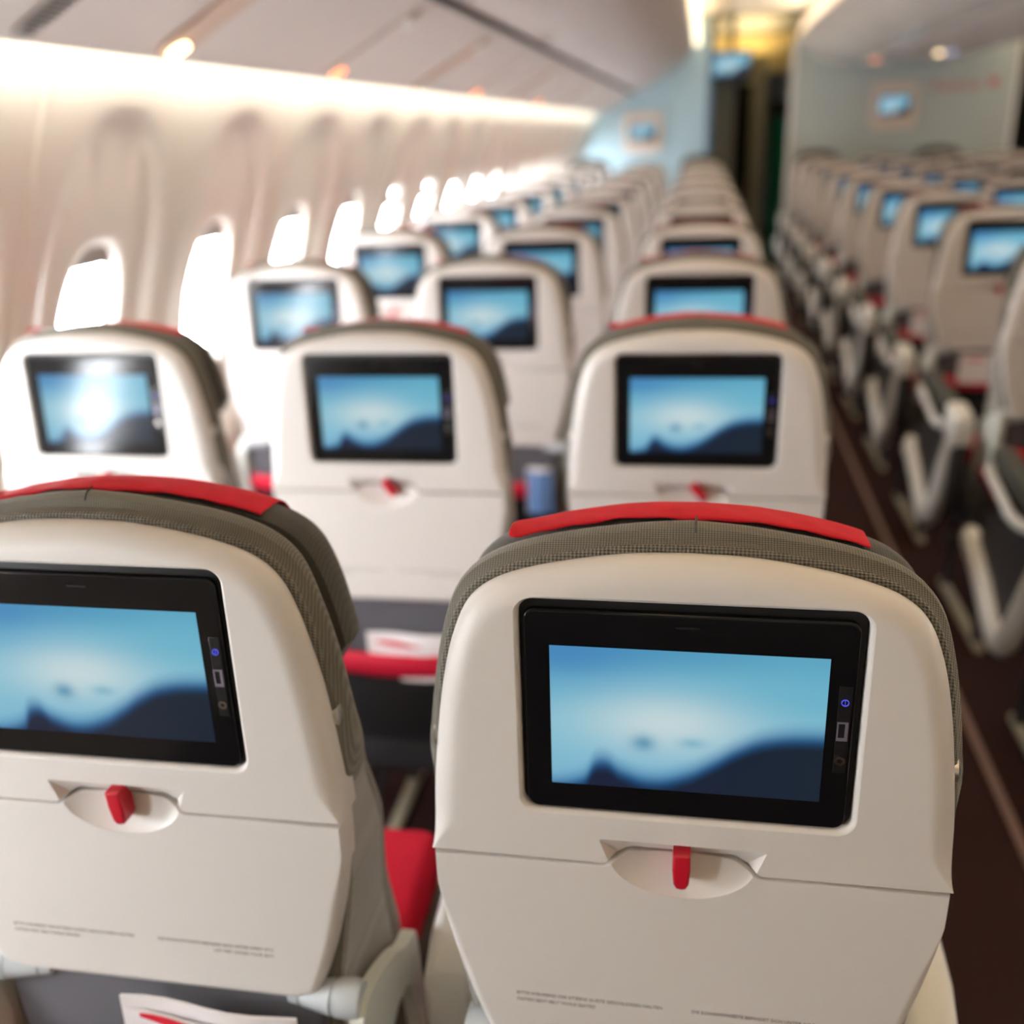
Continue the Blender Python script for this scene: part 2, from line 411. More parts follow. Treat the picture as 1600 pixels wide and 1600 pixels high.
# ------------------------------------------------------------------ overhead bins and service panels
def arc(p, q, bulge, n=10):
    p = Vector(p); q = Vector(q); d = q - p; nn = Vector((d.y, -d.x)).normalized()
    return [tuple(p.lerp(q, i / n) + nn * bulge * 4 * (i / n) * (1 - i / n)) for i in range(n + 1)]
def extrude_profile(bm, pr, y0, y1, m=None):
    f = (lambda x: x) if m is None else (lambda x: 2 * 1.617 - x)
    loft(bm, [[Vector((f(x), y, z)) for x, z in pr] for y in (y0, y1)], True, True)
BL = 1.34
def side_bins(m, side, lab):
    n = 0; y = Y1 - .01
    while y > Y0 + .5:
        a = max(y - BL + .012, Y0)
        root = empty('overhead_bin', ((-.5 if m is None else 3.73), (a + y) / 2, 1.7)); off = root.location
        door = arc((-.642, 1.705), (-.11, 2.06), .05, 12)
        bm = bmesh.new(); extrude_profile(bm, door + [(-.13, 2.075), (-.655, 1.73)], a, y, m)
        for v in bm.verts: v.co -= off
        finish('door', bm, M_bin, root)
        bm = bmesh.new(); extrude_profile(bm, [(-.69, 1.71), (-.655, 1.732), (-.13, 2.077), (-.16, 2.2), (-.75, 2.2)], a - .008, y, m)
        for v in bm.verts: v.co -= off
        finish('bin_body', bm, M_bin, root, smooth=0)
        bm = bmesh.new(); xx = -.60 if m is None else 2 * 1.617 + .60
        box(bm, xx - .012, xx + .012, (a + y) / 2 - .05, (a + y) / 2 + .05, 1.70, 1.712, .003)
        for v in bm.verts: v.co -= off
        finish('latch', bm, M_vent, root)
        ORD = ['farthest', 'second farthest', 'third farthest', 'fourth from the front bulkhead', 'fifth from the front bulkhead', 'sixth from the front bulkhead', 'seventh from the front bulkhead', 'eighth from the front bulkhead', 'nearest']
        pos = ORD[min(n, 8)]
        tag(root, ('smooth closed overhead bin above the %s, %s' % (lab, pos)), 'overhead bin', 'overhead bins along the %s' % side)
        y -= BL; n += 1
side_bins(None, 'left side', 'left window seats')
# service panel under the left bins: long plain panel, with a thing for every service unit
bm = bmesh.new()
extrude_profile(bm, [(-.985, 1.545), (-.978, 1.532), (-.965, 1.530), (-.66, 1.690), (-.66, 1.705), (-.97, 1.552)], Y0, Y1 - .01)
o = finish('service_panel', bm, M_psu); tag(o, 'long slanted pinkish white panel under the left overhead bins', 'ceiling panel')
bm = bmesh.new(); box(bm, -.662, -.640, Y0, Y1 - .01, 1.694, 1.72, 0); o = finish('trim_3', bm, M_gap, smooth=0); tag(o, kind='structure')
def slant(x, d=0):     # point on the service panel at x, d below the surface
    t = (x + .965) / .305; return Vector((x, 0, 1.530 + .160 * t)) + Vector((.4646, 0, -.8855)) * d
PSUY = [1.20 + .82 * i for i in range(-2, 10)]
for i, y in enumerate(PSUY):
    root = empty('reading_light_unit', (slant(-.85).x, y, slant(-.85).z))
    sub = root.location
    ax = Vector((.305, 0, .160)).normalized(); nn = Vector((.4646, 0, -.8855))
    def bar(bm, x0, x1, w, d0, d1, n=8):
        ps = []
        a, b = slant(x0), slant(x1); L = (b - a).length
        out = rrect(0, L, -w, w, w * .98, n)
        loft(bm, [[a + ax * p + Vector((0, q, 0)) + nn * d - sub + Vector((0, y, 0)) for p, q in out] for d in (d0, d1)])
    bm = bmesh.new(); bar(bm, -.955, -.695, .046, .0005, .007); finish('recess_strip', bm, M_tan if i % 2 == 0 else M_psu, root)
    lit = (y < 1.5 and y > 1); orange = i in (3, 5, 7)
    bm = bmesh.new(); bar(bm, -.945, -.905, .019, .0075, .015); finish('light_lens', bm, M_lamp if lit else (M_lampo if orange else M_white), root)
    bm = bmesh.new(); bar(bm, -.745, -.710, .022, .0075, .016); finish('call_button_panel', bm, M_white, root)
    names = {2: 'nearest fully visible unit with one lit lamp, under the left bins', 3: 'second visible unit with orange lamp under the left bins',
             4: 'third visible unit, unlit, under the left bins', 5: 'fourth visible unit under the left bins', 6: 'fifth visible unit under the left bins'}
    tag(root, 'reading light strip, ' + names.get(i, 'far blurred unit under the left bins' if i > 6 else 'unit just outside the upper left corner'), 'reading light', 'reading lights over the left seats')
# air vent
root = empty('air_vent', (slant(-.9).x, .80, slant(-.9).z)); sub = root.location
bm = bmesh.new(); a, b = slant(-.955), slant(-.80); L = (b - a).length
ax = Vector((.305, 0, .160)).normalized(); nn = Vector((.4646, 0, -.8855))
loft(bm, [[a + ax * p + Vector((0, q + .80, 0)) + nn * d - sub for p, q in rrect(0, L, -.028, .028, .026, 8)] for d in (.0005, .004)])
finish('vent_plate', bm, M_vent, root)
for k in range(14):
    bm = bmesh.new(); c = a + ax * (.018 + k * (L - .036) / 13) + Vector((0, .80, 0)) - sub
    hw = .023 if 1 < k < 12 else .015
    loft(bm, [[c + ax * p + Vector((0, q, 0)) + nn * d for p, q in ((-.002, -hw), (.002, -hw), (.002, hw), (-.002, hw))] for d in (.0042, .0065)])
    finish('slat', bm, M_slat, root, smooth=0)
tag(root, 'oval grey slatted air vent in the panel above the windows, upper left corner', 'vent')

# right side bins mirrored, out of sight but closing the room
side_bins(1, 'right side', 'right window seats')
bm = bmesh.new(); extrude_profile(bm, [(-.985, 1.545), (-.978, 1.532), (-.965, 1.530), (-.66, 1.690), (-.66, 1.705), (-.97, 1.552)], Y0, Y1 - .01, 1)
o = finish('service_panel', bm, M_psu); tag(o, 'long slanted panel under the right overhead bins', 'ceiling panel')

# cove strips over the bins (the bright line above the left bins)
for x0, lab in ((-.105, 'glowing warm light strip along the top edge of the left overhead bins'),
                (3.29, 'glowing warm light strip along the top edge of the right overhead bins'),
                (2.56, 'glowing warm light strip above the far side of the centre bins')):
    bm = bmesh.new(); box(bm, x0, x0 + .05, Y0, Y1, 2.085, 2.115, .004); o = finish('cove_light', bm, M_cove)
    tag(o, lab, 'light strip')

# centre bins
CX = 1.617
def centre_half(s):
    return [(CX + s * x, z) for x, z in arc((.86, 2.03), (.34, 1.825), -.0, 1)]
n = 0; y = Y1 - .36
ORDS = ['farthest, against the grey bulkhead', 'second from the grey bulkhead', 'third from the grey bulkhead', 'fourth from the grey bulkhead', 'fifth from the grey bulkhead', 'sixth from the grey bulkhead', 'seventh from the grey bulkhead', 'eighth from the grey bulkhead', 'ninth from the grey bulkhead']
while y > Y0 + .5:
    a = max(y - BL + .014, Y0)
    for s, sn in ((-1, 'left'), (1, 'right')):
        root = empty('centre_bin', (CX + s * .6, (a + y) / 2, 1.9)); off = root.location
        dr = arc((-.86, 2.05), (-.36, 1.83), .045, 12)
        pts = [(CX - s * x * 1, z) for x, z in dr] + [(CX - s * -.36, 1.86), (CX - s * -.85, 2.075)]
        pts = [(CX + s * (-x), z) for x, z in dr] + [(CX + s * .37, 1.85), (CX + s * .85, 2.08)]
        bm = bmesh.new(); loft(bm, [[Vector((x, yy, z)) - off for x, z in pts] for yy in (a, y)]); finish('door', bm, M_binc, root)
        bm = bmesh.new(); pts = [(CX + s * .35, 1.852), (CX + s * .84, 2.082), (CX + s * .80, 2.22), (CX + s * .35, 2.22)]
        loft(bm, [[Vector((x, yy, z)) - off for x, z in pts] for yy in (a - .01, y)]); finish('bin_body', bm, M_bin, root, smooth=0)
        tag(root, 'curved closed centre overhead bin, %s half, %s' % (sn, ORDS[min(n, 8)]), 'overhead bin', 'overhead bins above the centre seats')
    y -= BL; n += 1
bm = bmesh.new(); box(bm, CX - .35, CX + .35, Y0, Y1 - .36, 1.845, 1.87, .003); o = finish('service_panel', bm, M_psu); tag(o, 'flat service panel between the two halves of the centre bins', 'ceiling panel')
for i, (x, y, m, lab) in enumerate(((1.75, 8.1, M_lamp, 'small round warm lit reading lamp under the centre bins, far right'),
                                    (1.84, 8.1, plain('bluish_lens', (.5, .6, .9), .4, emit=(.40, .48, .85), es=1.6), 'small round bluish lamp beside the warm one under the centre bins'),
                                    (1.36, 8.6, M_lampo, 'small faint orange sign light under the centre bins near the bulkhead'))):
    bm = bmesh.new(); bmesh.ops.create_cone(bm, segments=16, radius1=.028, radius2=.022, depth=.014, cap_ends=True)
    for v in bm.verts: v.co += Vector((x, y, 1.84))
    o = finish('reading_lamp', bm, m); tag(o, lab, 'lamp')

# ------------------------------------------------------------------ bulkheads and what lies beyond
def put(name, mat, *b, bev=.004, label=None, cat=None, parent=None, smooth=0):
    bm = bmesh.new(); box(bm, *b, bev); o = finish(name, bm, mat, parent, smooth=smooth)
    if label: tag(o, label, cat)
    return o
bm = bmesh.new()
pr_ = [(-1.27, .004), (.02, .004), (.02, 2.33), (-.70, 2.33), (-.90, 2.33), (-.93, 1.72), (-1.02, 1.53), (-1.18, 1.1), (-1.24, .9), (-1.28, .5)]
loft(bm, [[Vector((x, yy, z)) for x, z in pr_] for yy in (Y1, Y1 + .05)])
root = finish('bulkhead', bm, M_blue, smooth=0); tag(root, 'pale blue bulkhead wall closing off the left window seats', 'bulkhead')
put('edge_trim', M_blued, .021, .06, Y1 - .01, Y1 + .10, 0, 2.2, parent=root)
bm = bmesh.new(); box(bm, .78, 2.60, Y1 - .35, Y1 - .30, 0.002, 2.06, .01); root = finish('bulkhead', bm, M_grey, smooth=0)
tag(root, 'wide grey green bulkhead wall in front of the centre seats', 'bulkhead')
for x0, x1 in ((.75, .78), (2.60, 2.63)):
    put('edge_trim', M_white, x0, x1, Y1 - .36, Y1 - .29, 0, 2.06, parent=root)
t = text_bm('Austrian', .12); t2 = bmesh.new()
for v in t.verts: v.co = Vector((1.93 + v.co.x, Y1 - .352 + v.co.y, 1.60 + v.co.z))
box(t, 2.40, 2.47, Y1 - .353, Y1 - .351, 1.62, 1.68)
finish('lettering', t, M_redink, root, smooth=0)
def wall_screen(name, x, y, z, w, label, cat):
    root = empty(name, (x, y, z - w * .5))
    bm = bmesh.new(); plate(bm, rrect(-w / 2, w / 2, 0, w * .98, w * .14), -.03, 0, .01, .01); finish('frame', bm, M_frame, root)
    bm = bmesh.new(); plate(bm, rrect(-w * .36, w * .36, w * .27, w * .73, w * .03), -.033, -.02, .001, .001); finish('bezel', bm, M_black, root)
    screen_quad('screen', -w * .32, w * .32, w * .31, w * .70, -.0335, root)
    tag(root, label, cat); return root
def screen_quad(name, u0, u1, v0, v1, d, parent):
    bm = bmesh.new(); uvl = bm.loops.layers.uv.new('UVMap'); nx, nz = 4, 3
    f = []
    vs = [[bm.verts.new((u0 + (u1 - u0) * i / nx, d, v0 + (v1 - v0) * j / nz)) for i in range(nx + 1)] for j in range(nz + 1)]
    for j in range(nz):
        for i in range(nx):
            fc = bm.faces.new((vs[j][i], vs[j][i + 1], vs[j + 1][i + 1], vs[j + 1][i]))
            for lp in fc.loops:
                lp[uvl].uv = ((lp.vert.co.x - u0) / (u1 - u0), (lp.vert.co.z - v0) / (v1 - v0))
    me = bpy.data.meshes.new(name); bm.to_mesh(me); bm.free(); me.materials.append(M_screen)
    o = bpy.data.objects.new(name, me); C.objects.link(o)
    if parent: o.parent = parent
    return o
wall_screen('wall_screen', -.575, Y1 - .001, 1.355, .37, 'small lit screen in beige frame on the pale blue left bulkhead', 'screen')
wall_screen('wall_screen', 1.63, Y1 - .351, 1.495, .38, 'small lit screen in beige frame on the grey centre bulkhead', 'screen')
# hanging aisle monitor
root = empty('ceiling_monitor', (.24, 9.9, 1.80))
bm = bmesh.new(); plate(bm, rrect(-.19, .19, 0, .25, .015), -.03, .02, .004, .004); finish('housing', bm, M_black2, root)
screen_quad('screen', -.165, .165, .03, .225, -.0305, root)
bm = bmesh.new(); box(bm, -.03, .03, -.01, .02, .25, .54, .003); finish('mount', bm, M_black2, root)
tag(root, 'lit blue monitor hanging from the ceiling above the left aisle', 'monitor')
# beyond the bulkheads: galley area
def curtain(x0, x1, y, z0, z1, mat, label, amp=.02, fold=.07):
    bm = bmesh.new(); n = max(8, int((x1 - x0) / fold * 8)); rows = []
    for d in (0, .006):
        rows.append([(x0 + (x1 - x0) * i / n, y + d + amp * math.sin(2 * math.pi * (x1 - x0) / fold * i / n)) for i in range(n + 1)])
    loop = rows[0] + rows[1][::-1]
    loft(bm, [[Vector((x, yy, z)) for x, yy in loop] for z in (z0, z1)])
    o = finish('curtain', bm, mat, smooth=60); tag(o, label, 'curtain'); return o
put('galley_cabinet', M_galley, .07, .30, 10.3, 10.9, 0, 1.75, label='narrow grey galley cabinet behind the left bulkhead in the aisle gap', cat='cabinet')
put('galley_cabinet', M_ochre, .5, .72, 12.6, 13.0, 0, 2.3, label='tall ochre galley panel at the far end of the aisle', cat='cabinet')
curtain(.32, .50, 11.2, 0, 1.8, M_curtd, 'black curtain beside the narrow grey galley cabinet', .02)
curtain(.52, .66, 11.6, 0, 2.1, M_curt, 'beige folded curtain at the far end of the left aisle', .025)
curtain(.68, .90, 11.0, 0, 1.62, M_curtd, 'black curtain beside the grey centre bulkhead at the aisle end', .02)
curtain(.70, .84, 10.6, 0.004, 1.45, M_curtg, 'dark green cloth hanging at the far end of the left aisle', .015)
curtain(2.75, 3.3, 9.9, 0, 1.95, M_curtd, 'dark curtain at the end of the right aisle', .03)
put('header_panel', M_ochre, .07, 1.2, 11.9, 11.95, 1.95, 2.33, label='ochre lit header panel under the ceiling at the aisle end', cat='panel')
put('partition', M_galley, .93, 2.6, 12.0, 12.05, 0, 2.3, label='dark partition far behind the centre bulkhead', cat='partition')
put('partition', M_galley, 3.3, 4.3, Y1 + .02, Y1 + .1, 0, 2.3, label='dark partition closing off the right window seats', cat='partition')

# ------------------------------------------------------------------ the seat
PIV = .45     # pivot height of the backrest; v' is measured from the screen centre 0.55 above it
HALF = [(0, .1150), (.035, .1138), (.067, .1098), (.105, .1020), (.135, .0912), (.1545, .0745), (.167, .046), (.1755, .010), (.1815, -.030), (.187, -.080), (.1890, -.1285)]
LOWH = [(.1875, -.1315), (.1868, -.165), (.183, -.195), (.176, -.228), (.167, -.262), (.156, -.295), (.149, -.308), (.138, -.314), (.126, -.3165)]
TAB = [(.057, -.1290), (.037, -.1180)]
def up(P): return [(u, v + .55) for u, v in P]
def upper_outline():
    h = catmull(HALF, 8)
    right = [(u, v) for u, v in h]                      # from top centre to bottom right
    seam = [(.120, -.1287), (.080, -.1288), (.060, -.1290), (.056, -.1285), (.040, -.1190), (.036, -.1180), (.018, -.1178)]
    seamL = [(-u, v) for u, v in reversed(seam)]
    pts = right + seam + [(0, -.1178)] + seamL + [(-u, v) for u, v in reversed(right)][:-1]
    return pts[::-1]                                    # make it CCW in (u, v)
def lower_outline():
    g = .0016; g2 = .0026
    seam = [(.120, -.1287 - g), (.080, -.1288 - g), (.060, -.1290 - g), (.056, -.1285 - g), (.040, -.1190 - g2), (.036, -.1180 - g2), (.018, -.1178 - g2)]
    low = catmull(LOWH, 8)
    right = [(0, -.1178 - g2)] + seam[::-1] + low + [(.06, -.3165)]
    pts = right + [(0, -.3165)] + [(-u, v) for u, v in reversed(right)][:-1]
    return pts[::-1]
def ccw(pts):
    a = sum(p[0] * q[1] - q[0] * p[1] for p, q in zip(pts, pts[1:] + pts[:1])); return pts if a > 0 else pts[::-1]
def hull(points):
    bm = bmesh.new()
    vs = [bm.verts.new(p) for p in points]; bmesh.ops.convex_hull(bm, input=vs); return bm

# shells --------------------------------------------------------------
uo = up(ccw(upper_outline())); B = .55
wt = [max(.05, min(1, (v - B + .129) / .03)) for u, v in uo]
bm = bmesh.new(); plate(bm, uo, 0, .036, .020, .018, 14, wt, .001)
cut = bmesh.new()
HW, HH = .1160, .0845
rings = [ring3(up(rrect(-HW - .006, HW + .006, -HH - .006, HH + .006, .017, 8)), -.004)]
for k in range(11):
    a = math.pi / 2 * k / 10; g = .0045 * (1 - math.sin(a)); rings.append(ring3(up(rrect(-HW - g, HW + g, -HH - g, HH + g, .011 + g, 8)), .0045 * (1 - math.cos(a)) - .0002))
rings.append(ring3(up(rrect(-HW, HW, -HH, HH, .011, 8)), .012)); rings[0] = [Vector((p.x, -.004, p.z)) for p in rings[1]]
loft(cut, rings)
rec = hull([Vector((u, d, v + B)) for u, v, d in ((-.061, -.1065, -.0005), (.061, -.1065, -.0005), (.049, -.140, -.0005), (-.049, -.140, -.0005),
                                                   (-.038, -.1072, .004), (.038, -.1072, .004), (.034, -.140, .017), (-.034, -.140, .017))])
ME_UP = boolean(bm, [cut, rec])
lo = up(ccw(lower_outline()))
wt = [max(.18, min(1, (-.150 + B - v) / .06)) for u, v in lo]
bm = bmesh.new(); plate(bm, lo, .001, .030, .009, .010, 12, wt, .0008)
sc = bmesh.new(); bmesh.ops.create_uvsphere(sc, u_segments=72, v_segments=56, radius=1)
for v in sc.verts: v.co = Vector((v.co.x * .056, v.co.y * .0145 - .004, v.co.z * .034 - .1225 + B))
ME_LO = boolean(bm, [sc])

back = {}       # part name -> list of (mesh object) built once under the prototype
proto = empty('airline_seat')
def bk(name, bm_or_me, mat, parent=None, smooth=35):
    if isinstance(bm_or_me, bpy.types.Mesh): o = finish_me(name, bm_or_me, mat, parent or proto, smooth)
    else: o = finish(name, bm_or_me, mat, parent or proto, smooth)
    if parent is None: o.location = (0, 0, PIV); o['bk'] = 1
    return o
shell = bk('upper_shell', ME_UP, M_shell, smooth=13)
tray = bk('tray_table', ME_LO, M_shell, smooth=13)
for body, sz, u, v, al in (('BITTE WÄHREND DES SITZENS GURTE GESCHLOSSEN HALTEN', .0041, -.127, -.2635, 'LEFT'), ('FASTEN SEAT BELT WHILE SEATED', .0041, -.127, -.2700, 'LEFT'),
                           ('DIE SCHWIMMWESTE BEFINDET SICH UNTER IHREM SITZ', .0041, .116, -.2635, 'RIGHT'), ('LIFE VEST UNDER YOUR SEAT', .0041, .116, -.2700, 'RIGHT')):
    t = text_bm(body, sz, al)
    for q in t.verts: q.co = Vector((q.co.x + u, q.co.y * .5 + .0009, q.co.z + v + B))
    finish('printed_text', t, M_ink, tray, smooth=0)
bez = bmesh.new(); plate(bez, up(rrect(-HW + .0002, HW - .0002, -HH + .0002, HH - .0002, .011, 8)), .007, .0118, .001, .001, 3)
bezel = bk('screen_bezel', bez, M_black2)
bm = bmesh.new(); plate(bm, up(rrect(-.1125, .1110, -.0830, .0770, .008, 8)), .0022, .0075, .0014, .0014, 4); finish('glass_panel', bm, M_gloss, bezel)
screen_quad('screen', -.0945, .0930, .5500 - .0615, .5500 + .0500, .0020, bezel)
bm = bmesh.new()
box(bm, -.0085, .0075, .0016, .0024, .6165, .6180, .0004)
for k in range(5): box(bm, -.0065 + k * .0028, -.0055 + k * .0028, .0013, .0024, .6168, .6177)
finish('speaker_slot', bm, M_black2, bezel, smooth=0)
bm = bmesh.new(); plate(bm, [(.1000, B - .037), (.1085, B - .037), (.1085, B + .030), (.1000, B + .030)], .0018, .0030, .0004, .0004, 2); pp = finish('port_panel', bm, M_black2, bezel)
def ringmesh(bm, cu, cv, r0, r1, d0, d1, n=24):
    A = [2 * math.pi * k / n for k in range(n)]
    loft(bm, [[Vector((cu + r * math.cos(a), d, cv + B + r * math.sin(a))) for a in A] for r, d in ((r0, d1), (r0, d0), (r1, d0), (r1, d1))], False, False)
bm = bmesh.new(); ringmesh(bm, .1043, .0180, .0020, .0026, .0012, .0020); box(bm, .1041, .1045, .0012, .0020, B + .0165, B + .0195); finish('power_button', bm, M_ledb, bezel, smooth=0)
bm = bmesh.new(); 
for b in ((-.0036, -.0027, -.0072, .0072), (.0016, .0036, -.0072, .0072), (-.0027, .0016, .0061, .0072), (-.0027, .0016, -.0072, -.0050)):
    box(bm, .1040 + b[0], .1040 + b[1], .0010, .0020, B - .0040 + b[2], B - .0040 + b[3])
finish('usb_port', bm, M_usb, bezel, smooth=0)
bm = bmesh.new(); ringmesh(bm, .1040, -.0270, .0016, .0036, .0009, .0020); finish('headphone_jack', bm, M_jack, bezel)
# latch
bm = bmesh.new(); out = [(-.0062, .002), (-.0066, -.012), (-.0056, -.024), (-.0035, -.0278), (0, -.0286), (.0035, -.0278), (.0056, -.024), (.0066, -.012), (.0062, .002)]
plate(bm, ccw(out), -.0075, .009, .0022, .0022, 4)
latch = finish('tray_latch', bm, M_red, tray); latch.location = (0, 0, B - .1120); latch['latch'] = 1

# cushion ---------------------------------------------------------------
def Dv(v):     # thickness of the cushion at height v (from the screen centre)
    T = [(.14, .060), (.05, .056), (-.05, .060), (-.12, .085), (-.20, .125), (-.30, .165), (-.40, .20), (-.56, .20)]
    for (a, x), (b, y) in zip(T, T[1:]):
        if b <= v <= a: return x + (y - x) * (a - v) / (a - b)
    return T[0][1] if v > .14 else T[-1][1]
CH = HALF[:-1] + [(.184, -.130), (.182, -.19), (.173, -.25), (.164, -.31), (.162, -.38), (.160, -.46), (.150, -.50), (.12, -.51)]
ch = catmull(CH, 5); co = ch + [(.05, -.51), (0, -.51)] + [(-u, v) for u, v in reversed(ch)][:-1] + [(-.05, -.51)]
co = ch + [(.05, -.51), (0, -.51), (-.05, -.51)] + [(-u, v) for u, v in reversed(ch)][:-1]
co = ccw(co)
def cgrow(g0): 
    w = [1 if v > -.05 else max(.15, 1 - (-.05 - v) / .07 * .85) for u, v in co]
    return inset(co, -g0, w)
bm = bmesh.new(); rings = []
for g, f in ((-.012, .0205), (-.002, .021), (.0035, .0235), (.006, .029)):
    rings.append([Vector((u, f, v + B)) for u, v in cgrow(g)])
for g, f, gt in ((.009, .50, .0110), (.010, .64, .0125), (.009, .76, .0120), (.005, .88, .009), (-.002, .95, .001), (-.012, .985, -.010), (-.03, 1.0, -.03)):
    ga, gb = cgrow(g), cgrow(gt); rg = []
    for (u, v), (u2, v2), (u0, v0) in zip(ga, gb, co):
        k = max(0, min(1, (v0 - .04) / .06)); tent = .0022 * max(0, 1 - abs(u0) / .05) * k if .45 < f < .9 else 0
        rg.append(Vector((u + (u2 - u) * k, max(.032, f * Dv(v)), v + (v2 - v) * k + B + tent)))
    rings.append(rg)
loft(bm, rings)
cush = bk('backrest_cushion', bm, M_fab)
# side panels of lighter cloth low on both flanks
for s in (-1, 1):
    bm = bmesh.new(); rr = []
    for i in range(13):
        v = -.10 - .40 * i / 12; hw = None
        for (u0, v0), (u1, v1) in zip(ch, ch[1:]):
            if v1 <= v <= v0: hw = u0 + (u1 - u0) * (v0 - v) / (v0 - v1 + 1e-9); break
        hw = hw or .16; k = min(1, i / 3)
        rr.append([Vector((s * (hw + .001 + .003 * k), d, v + B)) for d in [.022 + (Dv(v) * .80 - .022) * q / 4 for q in range(5)]] + [Vector((s * (hw - .004), d, v + B)) for d in (Dv(v) * .80, .022)])
    loft(bm, rr); bk('side_panel', bm, M_wing)
# piping round the shell
bm = bmesh.new(); pp_ = [(u, v) for u, v in catmull(HALF, 5) if v > -.02]
path = [(-u, v) for u, v in reversed(pp_)] + pp_[1:]
nrm = []
for i, (u, v) in enumerate(path):
    a = path[max(0, i - 1)]; b = path[min(len(path) - 1, i + 1)]; t = Vector((b[0] - a[0], b[1] - a[1])).normalized(); nrm.append(Vector((-t.y, t.x)))
tube(bm, [Vector((u + n_.x * .0012, .0225, v + n_.y * .0012 + B)) for (u, v), n_ in zip(path, nrm)], [.0036 * min(1, .3 + min(i, len(path) - 1 - i) / 6) for i in range(len(path))], 8, upv=(0, 1, 0))
bk('piping', bm, M_pip)
bm = bmesh.new(); tube(bm, [(.003, .0265, B + .1268), (.003, .031, B + .1318), (.0035, .038, B + .1342)], .0007, 6); bk('seam', bm, M_fabd)
# round side caps
bm = bmesh.new()
for s in (-1, 1):
    pass
for s in (-1, 1):
    bm = bmesh.new(); n_ = 20
    loft(bm, [[Vector((s * x, .031 + r * math.cos(2 * math.pi * k / n_), B - .045 + r * math.sin(2 * math.pi * k / n_))) for k in range(n_)] for x, r in ((.178, .0108), (.1870, .0108), (.1882, .009), (.1888, .004))])
    bk('round_cap', bm, M_steel)
# headrest
hh = [(u, v) for u, v in catmull(HALF, 5) if v > -.012]
hr = hh + [(.168, -.020), (.150, -.028), (.07, -.030), (0, -.030), (-.07, -.030), (-.150, -.028), (-.168, -.020)] + [(-u, v) for u, v in reversed(hh)][:-1]
hr = ccw(hr); bm = bmesh.new()
loft(bm, [[Vector((u, d, v + B)) for u, v in inset(hr, -g)] for g, d in ((-.022, .063), (-.004, .0645), (.0035, .067), (.0065, .079), (.006, .096), (-.001, .112), (-.018, .122), (-.036, .124))])
head = bk('headrest', bm, M_fabd)
# red cloth over the headrest
bm = bmesh.new(); cols = []
hp = [(u, v) for u, v in catmull(HALF, 8)]
def topv(u):
    u = abs(u)
    for (a, b), (c, d) in zip(hp, hp[1:]):
        if a <= u <= c + 1e-9: return b + (d - b) * (u - a) / (c - a + 1e-9)
    return .1
NU = 90; rnd = [random.uniform(-1, 1) for _ in range(20)]
def wob(x, ph): return math.sin(x * 71 + ph) * .5 + math.sin(x * 193 + ph * 2.1) * .4 + math.sin(x * 33 + ph * .7) * .6
for i in range(NU + 1):
    u = -.128 + .252 * i / NU; tv = topv(u) + .0070
    e = max(0, 1 - abs(i) / 7); e2 = max(0, 1 - abs(NU - i) / 6)
    drop = .0015 + .0012 * wob(u, 1) + .002 * e2
    lift = .0022 + .0009 * wob(u, 2.0) + .010 * e; rb = .026 * min(1, 1.6 * e)
    sec = [(.0665 - rb - .0008 * wob(u, 3), tv + .0002 - .0012 * wob(u, 1) + .012 * e), (.067 - rb * .8, tv + .0014 + .015 * e), (.071 - rb * .4, tv + .0018 + .014 * e), (.078, tv + .0022 + .0013 * wob(u, 2) + .009 * e), (.088, tv + .0018 + .0012 * wob(u, 2.6) + .006 * e), (.100, tv + .0008), (.114, tv - .005), (.125, tv - .017), (.130, tv - .038), (.129, tv - .082)]
    cols.append([Vector((u, d, v + B)) for d, v in sec])
loft(bm, cols, False, False, closed=False)
cov = bk('headrest_cover', bm, M_cloth, smooth=80)
md = cov.modifiers.new('s', 'SOLIDIFY'); md.thickness = .0014; md.offset = 1
md = cov.modifiers.new('ss', 'SUBSURF'); md.levels = 1; md.render_levels = 1

# lower back with the literature pocket
bm = bmesh.new()
lb = [(.150, -.300), (.152, -.34), (.145, -.42), (.140, -.50), (.120, -.56), (0, -.57)]
pts = ccw([(u, v + B) for u, v in (lb + [(-u, v) for u, v in reversed(lb)][1:])])
plate(bm, pts, .008, .060, .006, .006, 4); panel = bk('lower_back_panel', bm, M_panelf)
bm = bmesh.new(); tube(bm, [(-.145 + .29 * i / 16, -.010 - .016 * math.sin(math.pi * i / 16), B - .412 - .006 * math.sin(math.pi * i / 16)) for i in range(17)], .020, 12, 1.0)
for v in bm.verts:
    pass
pb = finish('pocket_band', bm, M_band, None); 
for v in pb.data.vertices: v.co.y = -.012 + (v.co.y + .012) * .35 - .012 * math.cos(v.co.x / .145 * 1.5)
pb.parent = proto; pb.location = (0, 0, PIV); pb['bk'] = 1
bm = bmesh.new(); rr = []
for i in range(17):
    u = -.150 + .30 * i / 16; c = math.cos(u / .15 * 1.45)
    rr.append([Vector((u, y, v + B)) for y, v in ((-.006 - .016 * c, -.420), (-.008 - .020 * c, -.47), (-.004 - .014 * c, -.53), (.004, -.575), (.012, -.575), (.012, -.42))])
loft(bm, rr); bk('pocket_mesh', bm, M_mesh)
